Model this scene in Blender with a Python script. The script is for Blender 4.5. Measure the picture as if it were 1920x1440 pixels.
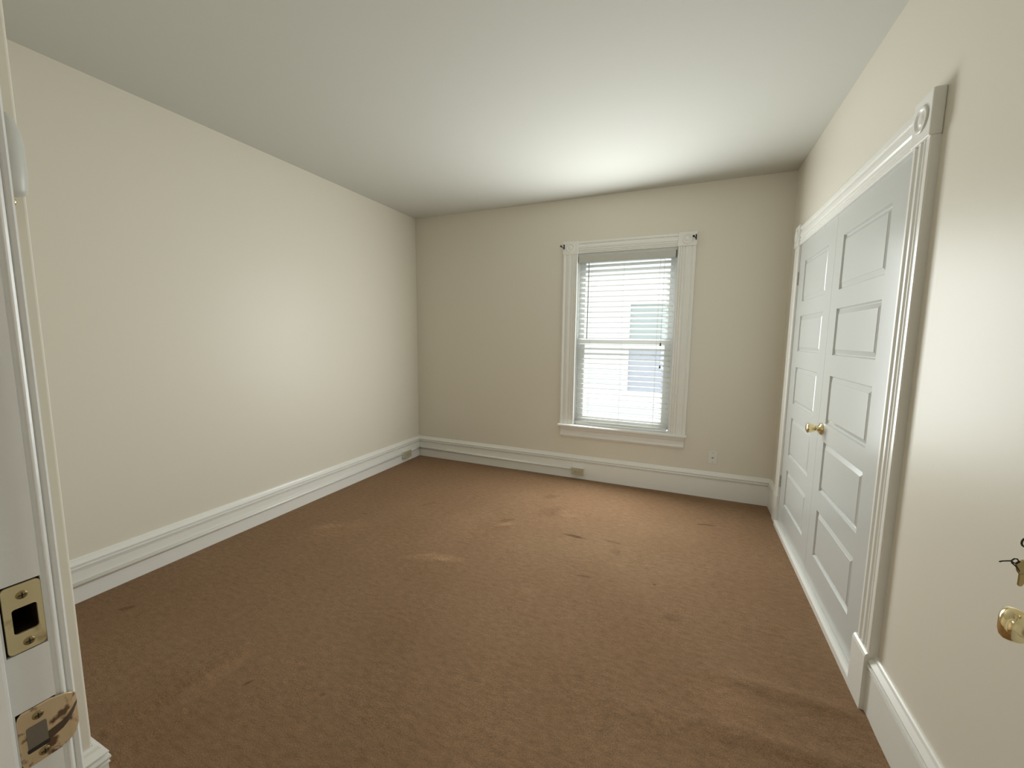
import bpy, bmesh, math, random
from mathutils import Vector, Matrix

random.seed(7)
for o in list(bpy.data.objects):
    bpy.data.objects.remove(o)
S = bpy.context.scene
COL = S.collection

# ------------------------------------------------------------------ room measures (metres)
XL, XR, YB, ZC = -2.888, 0.716, 3.937, 2.72       # left wall, right wall, back wall, ceiling
JX, HX = -0.62, 0.143                             # entry opening: strike jamb, hinge jamb
YF0, YF1 = 0.045, 0.177                           # front wall: hall face, room face

# ------------------------------------------------------------------ camera
cam_data = bpy.data.cameras.new('camera')
cam = bpy.data.objects.new('camera', cam_data)
COL.objects.link(cam)
rx = Vector((0.91870483, 0.39482135, 0.00987664))
up = Vector((-0.05404631, 0.10090865, 0.99342662))
fw = Vector((-0.3912294, 0.91319962, -0.1140439))
m = Matrix.Identity(4)
for i in range(3):
    m[i][0], m[i][1], m[i][2] = rx[i], up[i], -fw[i]
m[0][3], m[1][3], m[2][3] = 0.0, 0.0, 1.4092
cam.matrix_world = m
cam_data.sensor_width = 36.0
cam_data.lens = 763.16 / 1920 * 36.0
cam_data.clip_start = 0.02
S.camera = cam

# ------------------------------------------------------------------ light and exposure
S.view_settings.view_transform = 'Standard'
S.view_settings.look = 'None'
S.view_settings.exposure = 0.0
S.view_settings.gamma = 1.0
S.view_settings.use_curve_mapping = False

world = bpy.data.worlds.new('overcast_sky')
S.world = world
world.use_nodes = True
wb = world.node_tree.nodes['Background']
wb.inputs[0].default_value = (0.93, 0.98, 1.0, 1)
wb.inputs[1].default_value = 2.0

sun = bpy.data.lights.new('slat_fill_sun', 'SUN')       # added to brighten the slats, high behind the house next door: on the blind, never past it
sun.energy = 4.3
sun.angle = math.radians(12)
sun.color = (1.0, 0.99, 0.97)
so = bpy.data.objects.new('slat_fill_sun', sun)
so.rotation_euler = (math.radians(-36), 0, math.radians(-12))
COL.objects.link(so)

def area_light(name, loc, rot, sx, sy, power, color):
    l = bpy.data.lights.new(name, 'AREA')
    l.shape = 'RECTANGLE'
    l.size, l.size_y = sx, sy
    l.energy = power
    l.color = color
    o = bpy.data.objects.new(name, l)
    o.location = loc
    o.rotation_euler = rot
    COL.objects.link(o)
    return o

area_light('window_daylight', (-0.565, YB - 0.06, 1.36), (-math.pi / 2, 0, math.radians(-5)), 0.84, 1.55, 49.0, (0.95, 1.0, 0.985))
area_light('hall_fill_overhead', (-0.3, -0.9, 2.6), (0, 0, 0), 0.6, 0.6, 5.0, (1.0, 0.96, 0.90))  # added overhead fill in the unseen hall, no fixture modelled
area_light('hall_fill_rear', (-0.12, -2.05, 1.45), (math.pi / 2, 0, 0), 0.9, 1.5, 21.0, (1.0, 1.0, 0.96))  # added fill behind the camera, aimed through the doorway; no window modelled

# ------------------------------------------------------------------ materials
def new_mat(name, color, rough=0.5, metal=0.0, spec=0.5):
    mt = bpy.data.materials.new(name)
    mt.use_nodes = True
    b = mt.node_tree.nodes['Principled BSDF']
    b.inputs['Base Color'].default_value = (*color, 1)
    b.inputs['Roughness'].default_value = rough
    b.inputs['Metallic'].default_value = metal
    b.inputs['Specular IOR Level'].default_value = spec
    return mt

def bump_noise(mt, scale, strength, dist=0.002, detail=3, coord='Object', stretch=(1, 1, 1)):
    nt = mt.node_tree
    b = nt.nodes['Principled BSDF']
    tc = nt.nodes.new('ShaderNodeTexCoord')
    mp = nt.nodes.new('ShaderNodeMapping')
    mp.inputs['Scale'].default_value = stretch
    n = nt.nodes.new('ShaderNodeTexNoise')
    n.inputs['Scale'].default_value = scale
    n.inputs['Detail'].default_value = detail
    bp = nt.nodes.new('ShaderNodeBump')
    bp.inputs['Strength'].default_value = strength
    bp.inputs['Distance'].default_value = dist
    nt.links.new(tc.outputs[coord], mp.inputs['Vector'])
    nt.links.new(mp.outputs[0], n.inputs['Vector'])
    nt.links.new(n.outputs['Fac'], bp.inputs['Height'])
    nt.links.new(bp.outputs[0], b.inputs['Normal'])
    return n

M = {}
M['wall'] = new_mat('cream_wall_paint', (0.80, 0.757, 0.655), 0.41, 0, 0.36)
bump_noise(M['wall'], 160, 0.10, 0.0008, 2)
M['ceiling'] = new_mat('white_ceiling_paint', (0.665, 0.665, 0.62), 0.8, 0, 0.2)
bump_noise(M['ceiling'], 140, 0.08, 0.0008, 2)
M['trim'] = new_mat('white_gloss_trim_paint', (0.88, 0.87, 0.825), 0.28, 0, 0.5)
bump_noise(M['trim'], 30, 0.06, 0.0012, 2)
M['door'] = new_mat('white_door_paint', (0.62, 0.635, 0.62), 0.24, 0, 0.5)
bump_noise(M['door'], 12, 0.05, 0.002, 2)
M['jamb'] = new_mat('old_layered_jamb_paint', (0.80, 0.80, 0.78), 0.32, 0, 0.5)
bump_noise(M['jamb'], 28, 0.35, 0.003, 4)
M['raw_wood'] = new_mat('dark_mortise_wood', (0.035, 0.02, 0.01), 0.9, 0, 0.1)
bump_noise(M['raw_wood'], 90, 0.5, 0.001, 3, stretch=(8, 8, 1))
M['plastic'] = new_mat('white_plastic', (0.82, 0.81, 0.76), 0.4)
M['ivory'] = new_mat('ivory_plastic', (0.50, 0.45, 0.31), 0.45)
M['slat'] = new_mat('white_blind_slat', (0.88, 0.89, 0.87), 0.4)
def make_translucent(mt, fac, color):
    nt = mt.node_tree
    b = nt.nodes['Principled BSDF']
    t = nt.nodes.new('ShaderNodeBsdfTranslucent')
    t.inputs[0].default_value = (*color, 1)
    x = nt.nodes.new('ShaderNodeMixShader')
    x.inputs[0].default_value = fac
    nt.links.new(b.outputs[0], x.inputs[1])
    nt.links.new(t.outputs[0], x.inputs[2])
    nt.links.new(x.outputs[0], nt.nodes['Material Output'].inputs[0])
make_translucent(M['slat'], 0.72, (0.955, 0.955, 0.945))
M['valance'] = new_mat('shade_toned_blind_headrail', (0.56, 0.56, 0.51), 0.45)  # the headrail's shade is put into this greyer base colour
M['rail'] = new_mat('white_blind_bottom_rail', (0.80, 0.80, 0.76), 0.45)
M['cord'] = new_mat('pale_blind_cord', (0.72, 0.73, 0.70), 0.8)
M['wand'] = new_mat('smoky_plastic_wand', (0.30, 0.33, 0.31), 0.25)
M['tassel'] = new_mat('grey_cord_tassel', (0.12, 0.13, 0.12), 0.5)
M['black_iron'] = new_mat('black_iron', (0.012, 0.011, 0.010), 0.45, 0.3)
M['dark_wire'] = new_mat('dark_steel_wire', (0.05, 0.045, 0.03), 0.4, 0.8)
M['vinyl'] = new_mat('white_vinyl_sash', (0.82, 0.84, 0.83), 0.35)
M['hinge'] = new_mat('half_painted_hinge', (0.50, 0.47, 0.40), 0.4, 0.3)
M['steel'] = new_mat('old_steel', (0.45, 0.43, 0.38), 0.45, 1.0)
M['slot'] = new_mat('dark_slot', (0.02, 0.018, 0.015), 0.7)

def brass(name, color, rough, tarnish=None, scale=30, lo=0.5, hi=0.62):
    mt = new_mat(name, color, rough, 1.0)
    if tarnish:
        nt = mt.node_tree
        b = nt.nodes['Principled BSDF']
        tc = nt.nodes.new('ShaderNodeTexCoord')
        n = nt.nodes.new('ShaderNodeTexNoise')
        n.inputs['Scale'].default_value = scale
        n.inputs['Detail'].default_value = 5
        rp = nt.nodes.new('ShaderNodeValToRGB')
        rp.color_ramp.elements[0].position = lo
        rp.color_ramp.elements[0].color = (*color, 1)
        rp.color_ramp.elements[1].position = hi
        rp.color_ramp.elements[1].color = (*tarnish, 1)
        nt.links.new(tc.outputs['Object'], n.inputs['Vector'])
        nt.links.new(n.outputs['Fac'], rp.inputs[0])
        nt.links.new(rp.outputs[0], b.inputs['Base Color'])
        mr = nt.nodes.new('ShaderNodeMapRange')
        mr.inputs[1].default_value = lo
        mr.inputs[2].default_value = hi
        mr.inputs[3].default_value = rough
        mr.inputs[4].default_value = 0.7
        nt.links.new(n.outputs['Fac'], mr.inputs[0])
        nt.links.new(mr.outputs[0], b.inputs['Roughness'])
    return mt

M['brass'] = brass('polished_brass', (0.86, 0.72, 0.42), 0.12)
M['brass_dull'] = brass('dull_pale_brass_plate', (0.66, 0.56, 0.33), 0.42, (0.30, 0.22, 0.10), 40, 0.60, 0.75)
M['brass_worn'] = brass('tarnished_brass_plate', (0.66, 0.50, 0.31), 0.36, (0.16, 0.09, 0.05), 75, 0.54, 0.64)
for k_, v_ in (('brass_dull', 0.45), ('brass_worn', 0.55)):
    M[k_].node_tree.nodes['Principled BSDF'].inputs['Metallic'].default_value = v_
M['wear'] = new_mat('dark_grime', (0.09, 0.06, 0.035), 0.7, 0.3)
M['screw_brass'] = brass('brown_tarnished_screw', (0.30, 0.23, 0.11), 0.45)
M['key_brass'] = brass('worn_key_brass', (0.50, 0.37, 0.16), 0.35)

# window glass: lets light straight through, with a weak mirror on top
g = bpy.data.materials.new('window_glass')
g.use_nodes = True
nt = g.node_tree
nt.nodes.remove(nt.nodes['Principled BSDF'])
tr = nt.nodes.new('ShaderNodeBsdfTransparent')
tr.inputs[0].default_value = (0.96, 0.972, 0.968, 1)
gl = nt.nodes.new('ShaderNodeBsdfGlossy')
gl.inputs['Roughness'].default_value = 0.02
lw = nt.nodes.new('ShaderNodeLayerWeight')
pw_ = nt.nodes.new('ShaderNodeMath')
pw_.operation = 'POWER'
pw_.inputs[1].default_value = 5.0
nt.links.new(lw.outputs['Facing'], pw_.inputs[0])
fr = nt.nodes.new('ShaderNodeMath')
fr.operation = 'MULTIPLY_ADD'
fr.inputs[1].default_value = 0.6
fr.inputs[2].default_value = 0.03
nt.links.new(pw_.outputs[0], fr.inputs[0])
mx = nt.nodes.new('ShaderNodeMixShader')
nt.links.new(fr.outputs[0], mx.inputs[0])
nt.links.new(tr.outputs[0], mx.inputs[1])
nt.links.new(gl.outputs[0], mx.inputs[2])
nt.links.new(mx.outputs[0], nt.nodes['Material Output'].inputs[0])
M['glass'] = g

fg = new_mat('frosted_white_glass', (0.60, 0.60, 0.56), 0.4)
fg.node_tree.nodes['Principled BSDF'].inputs['Subsurface Weight'].default_value = 0.3
fg.node_tree.nodes['Principled BSDF'].inputs['Subsurface Radius'].default_value = (0.01, 0.01, 0.01)
M['frosted'] = fg

# outside
sd = new_mat('white_clapboard_paint', (0.84, 0.86, 0.85), 0.6)
M['siding'] = sd
M['out_trim'] = new_mat('white_outside_trim', (0.88, 0.88, 0.87), 0.5)
M['out_pane'] = new_mat('sky_toned_neighbor_pane', (0.46, 0.53, 0.53), 0.06, 0, 0.4)  # sky reflection put into the pale base colour of the glass
M['out_shade'] = new_mat('grey_blue_window_shade', (0.52, 0.545, 0.63), 0.7)
M['gravel'] = new_mat('pale_concrete', (0.62, 0.63, 0.62), 0.9)

# carpet
def carpet_mat():
    mt = new_mat('brown_cut_pile_carpet', (0.2, 0.13, 0.085), 0.95, 0, 0.15)
    nt = mt.node_tree
    L = nt.links.new
    b = nt.nodes['Principled BSDF']
    b.inputs['Sheen Weight'].default_value = 0.12
    b.inputs['Sheen Roughness'].default_value = 0.5
    b.inputs['Sheen Tint'].default_value = (0.8, 0.62, 0.48, 1)
    tc = nt.nodes.new('ShaderNodeTexCoord')
    def noise(scale, detail, rough=0.5, stretch=None):
        n = nt.nodes.new('ShaderNodeTexNoise')
        n.inputs['Scale'].default_value = scale
        n.inputs['Detail'].default_value = detail
        n.inputs['Roughness'].default_value = rough
        if stretch:
            mp = nt.nodes.new('ShaderNodeMapping')
            mp.inputs['Scale'].default_value = stretch
            L(tc.outputs['Object'], mp.inputs['Vector'])
            L(mp.outputs[0], n.inputs['Vector'])
        else:
            L(tc.outputs['Object'], n.inputs['Vector'])
        return n
    def ramp(src, p0, c0, p1, c1):
        r = nt.nodes.new('ShaderNodeValToRGB')
        r.color_ramp.elements[0].position, r.color_ramp.elements[0].color = p0, (*c0, 1)
        r.color_ramp.elements[1].position, r.color_ramp.elements[1].color = p1, (*c1, 1)
        L(src, r.inputs[0])
        return r.outputs[0]
    def mix(mode, fac, a, c):
        n = nt.nodes.new('ShaderNodeMix')
        n.data_type = 'RGBA'
        n.blend_type = mode
        if isinstance(fac, float):
            n.inputs[0].default_value = fac
        else:
            L(fac, n.inputs[0])
        for sock, v in ((n.inputs[6], a), (n.inputs[7], c)):
            if isinstance(v, tuple):
                sock.default_value = (*v, 1)
            else:
                L(v, sock)
        return n.outputs[2]
    base = ramp(noise(1.5, 4, 0.55).outputs['Fac'], 0.36, CARPET_LO, 0.66, CARPET_HI)
    # traffic wear and pinker patches
    pink = ramp(noise(0.9, 2).outputs['Color'], 0.45, (0, 0, 0), 0.65, (1, 1, 1))
    base = mix('MIX', mix('MULTIPLY', 1.0, pink, (0.5, 0.5, 0.5)), base, CARPET_PINK)
    mott = ramp(noise(22, 5, 0.7, (1.0, 2.2, 1)).outputs['Fac'], 0.32, (0.80, 0.79, 0.77), 0.68, (1.17, 1.17, 1.17))
    base = mix('MULTIPLY', 1.0, base, mott)
    grain = ramp(noise(260, 3, 0.8).outputs['Fac'], 0.33, (0.62, 0.60, 0.58), 0.67, (1.36, 1.37, 1.38))
    base = mix('MULTIPLY', 1.0, base, grain)
    # stains and worn spots, each with its own place and shape: (x, y, length, width, angle, strength, colour)
    wob = noise(40, 3, 0.6)
    brk = ramp(noise(75, 4, 0.7, (0.6, 1.6, 1)).outputs['Fac'], 0.36, (0.5, 0.5, 0.5), 0.60, (1, 1, 1))
    for (x, y, ln, wd, ang, st, cc) in STAINS:
        mp = nt.nodes.new('ShaderNodeMapping')
        mp.vector_type = 'TEXTURE'
        mp.inputs['Location'].default_value = (x, y, 0)
        mp.inputs['Rotation'].default_value = (0, 0, math.radians(ang))
        mp.inputs['Scale'].default_value = (ln, wd, 1)
        wv = nt.nodes.new('ShaderNodeVectorMath')
        wv.operation = 'MULTIPLY_ADD'
        wv.inputs[1].default_value = (wd * 0.9, wd * 0.9, 0)
        L(wob.outputs['Color'], wv.inputs[0])
        sub = nt.nodes.new('ShaderNodeVectorMath')
        sub.operation = 'SUBTRACT'
        sub.inputs[1].default_value = (wd * 0.45, wd * 0.45, 0)
        L(tc.outputs['Object'], sub.inputs[0])
        flat = nt.nodes.new('ShaderNodeVectorMath')
        flat.operation = 'MULTIPLY'
        flat.inputs[1].default_value = (1, 1, 0)
        L(sub.outputs[0], flat.inputs[0])
        L(flat.outputs[0], wv.inputs[2])
        L(wv.outputs[0], mp.inputs['Vector'])
        gr = nt.nodes.new('ShaderNodeTexGradient')
        gr.gradient_type = 'SPHERICAL'
        L(mp.outputs[0], gr.inputs['Vector'])
        fac = ramp(gr.outputs['Fac'], 0.0, (0, 0, 0), 0.55, (st, st, st))
        fac = mix('MULTIPLY', 1.0, fac, brk)
        base = mix('MULTIPLY', fac, base, cc)
    L(base, b.inputs['Base Color'])
    bp = nt.nodes.new('ShaderNodeBump')
    bp.inputs['Strength'].default_value = 0.8
    bp.inputs['Distance'].default_value = 0.006
    L(noise(170, 4, 0.75).outputs['Fac'], bp.inputs['Height'])
    L(bp.outputs[0], b.inputs['Normal'])
    return mt

CARPET_LO = (0.268, 0.160, 0.087)
CARPET_HI = (0.302, 0.188, 0.106)
CARPET_PINK = (0.268, 0.153, 0.084)
DK, LT = (0.32, 0.26, 0.2), (1.35, 1.36, 1.38)
STAINS = [
    (-0.67, 2.725, 0.10, 0.022, -3, 0.9, DK), (-0.40, 2.755, 0.08, 0.014, -8, 0.6, DK), (-0.495, 2.265, 0.06, 0.012, 5, 0.6, DK),
    (0.215, 3.32, 0.07, 0.02, 10, 0.6, DK), (0.16, 3.31, 0.03, 0.012, 0, 0.6, DK),
    (-2.585, 1.02, 0.05, 0.022, 50, 0.6, DK), (-1.57, 0.97, 0.025, 0.009, 60, 0.6, DK), (-1.25, 1.05, 0.014, 0.012, 0, 0.6, DK),
    (-0.10, 2.35, 0.012, 0.010, 0, 0.8, DK), (0.0, 2.08, 0.07, 0.04, 20, 0.35, DK), (-0.36, 2.63, 0.05, 0.05, 0, 0.3, DK),
    (-1.21, 2.74, 0.09, 0.03, 55, 0.4, DK), (-1.05, 3.35, 0.09, 0.05, 40, 0.35, DK), (-0.95, 3.05, 0.16, 0.10, 60, 0.28, DK),
    (-1.95, 2.75, 0.10, 0.03, 60, 0.3, DK), (-2.30, 2.4, 0.03, 0.012, 20, 0.6, DK),
    (-1.42, 2.06, 0.24, 0.055, 18, 0.9, LT), (-1.36, 2.07, 0.08, 0.02, 18, 0.8, LT), (-1.20, 2.66, 0.10, 0.025, 45, 0.9, LT),
    (-2.28, 2.08, 0.28, 0.16, 40, 0.38, LT), (-2.40, 2.10, 0.12, 0.05, 40, 0.6, LT), (-1.50, 2.45, 0.50, 0.20, 88, 0.35, LT),
    (-0.86, 3.10, 0.07, 0.04, 40, 0.6, LT), (-0.33, 2.47, 0.07, 0.02, 5, 0.7, LT), (0.22, 1.66, 0.14, 0.12, 0, 0.5, LT),
    (-0.75, 2.0, 0.06, 0.04, 60, 0.5, LT), (-0.80, 3.05, 0.10, 0.05, 20, 0.5, LT), (-1.72, 0.92, 0.25, 0.05, 88, 0.5, LT),
]
M['carpet'] = carpet_mat()
M['hall_floor'] = new_mat('hall_carpet', (0.24, 0.15, 0.09), 0.9, 0, 0.2)

# ------------------------------------------------------------------ mesh helpers
ORIG = {}          # world origin of every parent Empty

class MB:
    def __init__(self):
        self.v, self.f, self.sm = [], [], []
    def add(self, vs, fs, smooth=False):
        n = len(self.v)
        self.v += [tuple(p) for p in vs]
        self.f += [tuple(i + n for i in q) for q in fs]
        self.sm += [smooth] * len(fs)
        return self
    def box(self, x0, x1, y0, y1, z0, z1):
        vs = [(x, y, z) for x in (x0, x1) for y in (y0, y1) for z in (z0, z1)]
        return self.add(vs, [(0, 1, 3, 2), (4, 6, 7, 5), (0, 4, 5, 1), (2, 3, 7, 6), (0, 2, 6, 4), (1, 5, 7, 3)])
    def sweep(self, origin, axis, u, v, length, prof, m0=0, m1=0):
        """closed profile [(a along u, b along v)] drawn along axis; ends mitred by m*b"""
        o, ax, u, v = Vector(origin), Vector(axis), Vector(u), Vector(v)
        n = len(prof)
        vs = [o + ax * (m0 * b) + u * a + v * b for a, b in prof] + [o + ax * (length - m1 * b) + u * a + v * b for a, b in prof]
        fs = [(i, (i + 1) % n, n + (i + 1) % n, n + i) for i in range(n)]
        fs += [tuple(range(n - 1, -1, -1)), tuple(range(n, 2 * n))]
        return self.add(vs, fs)
    def lathe(self, origin, axis, prof, seg=32, smooth=True, sides=None):
        """prof [(distance along axis, radius)]"""
        o, ax = Vector(origin), Vector(axis).normalized()
        t = Vector((0, 0, 1)) if abs(ax.z) < 0.9 else Vector((1, 0, 0))
        e1 = ax.cross(t).normalized()
        e2 = ax.cross(e1)
        vs, fs = [], []
        for d, r in prof:
            for k in range(seg):
                a = 2 * math.pi * k / seg
                vs.append(o + ax * d + (e1 * math.cos(a) + e2 * math.sin(a)) * r)
        for i in range(len(prof) - 1):
            for k in range(seg):
                k2 = (k + 1) % seg
                fs.append((i * seg + k, i * seg + k2, (i + 1) * seg + k2, (i + 1) * seg + k))
        fs.append(tuple(range(seg - 1, -1, -1)))
        fs.append(tuple((len(prof) - 1) * seg + k for k in range(seg)))
        return self.add(vs, fs, smooth)
    def tube(self, pts, r, seg=10, closed=False):
        pts = [Vector(p) for p in pts]
        vs, fs = [], []
        n = len(pts)
        prev = None
        for i, p in enumerate(pts):
            a = pts[(i - 1) % n] if (closed or i > 0) else p
            c = pts[(i + 1) % n] if (closed or i < n - 1) else p
            d = (c - a).normalized()
            if prev is None:
                t = Vector((0, 0, 1)) if abs(d.z) < 0.9 else Vector((1, 0, 0))
                e1 = d.cross(t).normalized()
            else:
                e1 = (prev - d * prev.dot(d)).normalized()
            prev = e1
            e2 = d.cross(e1)
            for k in range(seg):
                an = 2 * math.pi * k / seg
                vs.append(p + (e1 * math.cos(an) + e2 * math.sin(an)) * r)
        for i in range(n if closed else n - 1):
            j = (i + 1) % n
            for k in range(seg):
                k2 = (k + 1) % seg
                fs.append((i * seg + k, i * seg + k2, j * seg + k2, j * seg + k))
        if not closed:
            fs.append(tuple(range(seg - 1, -1, -1)))
            fs.append(tuple((n - 1) * seg + k for k in range(seg)))
        return self.add(vs, fs, True)
    def plate(self, origin, u, v, w, outline, thick, hole=None):
        """flat plate from a closed outline in (u, v), thickness along w, with an optional hole outline of equal length"""
        o, u, v, w = Vector(origin), Vector(u), Vector(v), Vector(w)
        n = len(outline)
        P = lambda q, h: o + u * q[0] + v * q[1] + w * h
        vs = [P(q, 0) for q in outline] + [P(q, thick) for q in outline]
        fs = [(i, (i + 1) % n, n + (i + 1) % n, n + i) for i in range(n)]
        if hole:
            vs += [P(q, 0) for q in hole] + [P(q, thick) for q in hole]
            for i in range(n):
                j = (i + 1) % n
                fs += [(n + i, n + j, 3 * n + j, 3 * n + i), (i, 2 * n + i, 2 * n + j, j), (2 * n + i, 3 * n + i, 3 * n + j, 2 * n + j)]
        else:
            fs += [tuple(range(n - 1, -1, -1)), tuple(range(n, 2 * n))]
        return self.add(vs, fs)
    def build(self, name, mat, parent=None, bevel=0.0, seg=2):
        off = Vector((0, 0, 0))
        if parent is not None:
            off = ORIG.get(parent.name, off)
        me = bpy.data.meshes.new(name)
        me.from_pydata([tuple(Vector(p) - off) for p in self.v], [], self.f)
        bm = bmesh.new()
        bm.from_mesh(me)
        bmesh.ops.recalc_face_normals(bm, faces=bm.faces)
        bm.to_mesh(me)
        bm.free()
        for p, s in zip(me.polygons, self.sm):
            p.use_smooth = s and len(p.vertices) <= 4
        me.materials.append(mat)
        o = bpy.data.objects.new(name, me)
        COL.objects.link(o)
        if parent is not None:
            o.parent = parent
            ORIG[o.name] = off
        else:
            ORIG[o.name] = Vector((0, 0, 0))
        if bevel:
            md = o.modifiers.new('bevel', 'BEVEL')
            md.width = bevel
            md.segments = seg
            md.limit_method = 'ANGLE'
            md.angle_limit = math.radians(40)
        return o

def tag(o, label, cat, group=None, kind=None):
    o['label'] = label
    o['category'] = cat
    if group:
        o['group'] = group
    if kind:
        o['kind'] = kind
    return o

def thing(name, label, cat, loc, group=None, kind=None):
    o = bpy.data.objects.new(name, None)
    o.empty_display_size = 0.05
    o.location = loc
    COL.objects.link(o)
    ORIG[o.name] = Vector(loc)
    return tag(o, label, cat, group, kind)

def struct(o, label, cat):
    return tag(o, label, cat, None, 'structure')

def rrect(cx, cy, w, h, r, seg=4):
    pts = []
    for sx, sy, a0 in ((1, 1, 0), (-1, 1, 90), (-1, -1, 180), (1, -1, 270)):
        for k in range(seg + 1):
            a = math.radians(a0 + 90 * k / seg)
            pts.append((cx + sx * (w / 2 - r) + r * math.cos(a), cy + sy * (h / 2 - r) + r * math.sin(a)))
    return pts

# ------------------------------------------------------------------ the setting: shell
T = 0.14
# carpet with its wrinkles as real relief
RIDGES = [  # ax, ay, bx, by, height, sigma
    (-1.86, 0.40, -1.78, 1.10, 0.020, 0.017), (-1.71, 0.40, -1.66, 0.85, 0.013, 0.016),
    (-1.45, 2.0, -1.22, 3.25, 0.014, 0.075), (-1.60, 2.02, -1.28, 2.10, 0.005, 0.04), (-1.26, 2.60, -1.15, 2.71, 0.008, 0.03),
    (0.18, 1.79, 0.70, 1.79, 0.012, 0.028), (0.08, 1.52, 0.70, 1.55, 0.012, 0.03), (-0.95, 2.9, -0.85, 3.4, 0.004, 0.06),
    (-2.45, 2.0, -2.1, 2.25, 0.004, 0.06), (-0.3, 1.45, 0.1, 1.50, 0.006, 0.04),
]
def carpet_z(x, y):
    h = 0.0
    for ax, ay, bx, by, hh, sg in RIDGES:
        dx, dy = bx - ax, by - ay
        L2 = dx * dx + dy * dy
        t = max(0, min(1, ((x - ax) * dx + (y - ay) * dy) / L2))
        ex, ey = x - ax - t * dx, y - ay - t * dy
        taper = min(1, 0.35 + 1.3 * min(t, 1 - t) * 2) if L2 > 0.02 else 1
        h += hh * taper * math.exp(-(ex * ex + ey * ey) / (2 * sg * sg))
    h += 0.0012 * math.sin(7.1 * x + 2.3 * y) * math.sin(5.3 * y - 1.7 * x)
    return h
fx0, fx1, fy0, fy1 = XL - 0.02, 0.80, YF0, YB + 0.02
NX, NY = 370, 390
vs = []
for j in range(NY + 1):
    for i in range(NX + 1):
        x = fx0 + (fx1 - fx0) * i / NX
        y = fy0 + (fy1 - fy0) * j / NY
        vs.append((x, y, carpet_z(x, y)))
fs = [(j * (NX + 1) + i, j * (NX + 1) + i + 1, (j + 1) * (NX + 1) + i + 1, (j + 1) * (NX + 1) + i) for j in range(NY) for i in range(NX)]
b = MB().add(vs, fs, True)
struct(b.build('floor', M['carpet']), 'brown wall to wall carpet with wrinkles and stains', 'carpet')
struct(MB().box(XL - T, 2.2, -2.2, YB + T, -0.20, -0.015).build('floor_slab', M['hall_floor']), 'subfloor under the carpet and the hall', 'floor')
struct(MB().box(XL - T, 2.2, -2.2, YB + T, ZC, ZC + 0.15).build('ceiling', M['ceiling']), 'plain white painted ceiling', 'ceiling')

struct(MB().box(XL - T, XL, YF0, YB + T, -0.02, ZC).build('wall_left', M['wall']), 'blank cream wall on the left', 'wall')

# window opening in the back wall
WX0, WX1, WZ0, WZ1 = -1.010, -0.122, 0.53, 2.195
b = MB()
b.box(XL, WX0, YB, YB + T, -0.02, ZC)
b.box(WX1, XR + T, YB, YB + T, -0.02, ZC)
b.box(WX0, WX1, YB, YB + T, -0.02, WZ0)
b.box(WX0, WX1, YB, YB + T, WZ1, ZC)
struct(b.build('wall_back', M['wall']), 'cream back wall around the window', 'wall')

# closet opening in the right wall
CY0, CY1, CZ1 = 1.935, 3.552, 2.085
b = MB()
b.box(XR, XR + T, YF0, CY0, -0.02, ZC)
b.box(XR, XR + T, CY1, YB, -0.02, ZC)
b.box(XR, XR + T, CY0, CY1, CZ1, ZC)
struct(b.build('wall_right', M['wall']), 'cream right wall around the closet doors', 'wall')
b = MB()
b.box(XR + 0.75, XR + 0.8, CY0 - 0.1, CY1 + 0.1, -0.02, ZC)
b.box(XR + T, XR + 0.8, CY0 - 0.15, CY0 - 0.1, -0.02, ZC)
b.box(XR + T, XR + 0.8, CY1 + 0.1, CY1 + 0.15, -0.02, ZC)
struct(b.build('wall_closet', M['wall']), 'inside walls of the closet behind its doors', 'wall')

# front wall with the entry opening, and the hall the camera stands in
EZ = 2.06
b = MB()
b.box(XL, JX - 0.07, YF0, YF1, -0.02, ZC)
b.box(HX + 0.02, XR, YF0, YF1, -0.02, ZC)
b.box(JX - 0.07, HX + 0.02, YF0, YF1, EZ + 0.02, ZC)
struct(b.build('wall_front', M['wall']), 'cream front wall with the entry opening', 'wall')
PX, PY = -1.503, 0.486
struct(MB().box(XL, PX, YF1, PY, -0.02, ZC).build('wall_return', M['wall'], bevel=0.006, seg=3), 'cream wall pier beside the entry at far left', 'wall')
b = MB()
b.box(-1.6, -1.5, -2.1, YF0, -0.02, ZC)
b.box(1.2, 1.3, -2.1, YF0, -0.02, ZC)
b.box(-1.6, 1.3, -2.2, -2.1, -0.02, ZC)
b.box(XR + T, 1.3, YF0, YF1, -0.02, ZC)
struct(b.build('wall_hall', M['wall']), 'cream hall walls outside the entry', 'wall')

# ------------------------------------------------------------------ baseboards
BASE = [(0, 0), (0, 0.021), (0.168, 0.021), (0.1715, 0.0245), (0.1735, 0.0245), (0.1745, 0.0150), (0.1780, 0.0150), (0.1805, 0.0240), (0.187, 0.0270),
        (0.1935, 0.0255), (0.1960, 0.0150), (0.1995, 0.0150), (0.2015, 0.0235), (0.206, 0.0240), (0.222, 0.0120), (0.231, 0.0090), (0.236, 0.0045), (0.236, 0)]
def baseboard(name, label, runs):
    b = MB()
    for (ax, ay, bx, by, nx, ny, m0, m1) in runs:
        d = Vector((bx - ax, by - ay, 0))
        b.sweep((ax, ay, 0), d.normalized(), (0, 0, 1), (nx, ny, 0), d.length, [(z, o) for z, o in BASE], m0, m1)
    return struct(b.build(name, M['trim']), label, 'baseboard')
PLN0, PLN1 = 1.832, 1.956         # near plinth of the closet casing
baseboard('baseboard_left', 'tall moulded white baseboard along the left wall', [(XL, PY, XL, YB, 1, 0, 1, 1)])
baseboard('baseboard_back', 'tall moulded white baseboard under the window', [(XL, YB, XR, YB, 0, -1, 1, 1)])
baseboard('baseboard_right', 'short moulded white baseboard between closet and back corner', [(XR, YB, XR, 3.665, -1, 0, 1, 0)])
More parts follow.
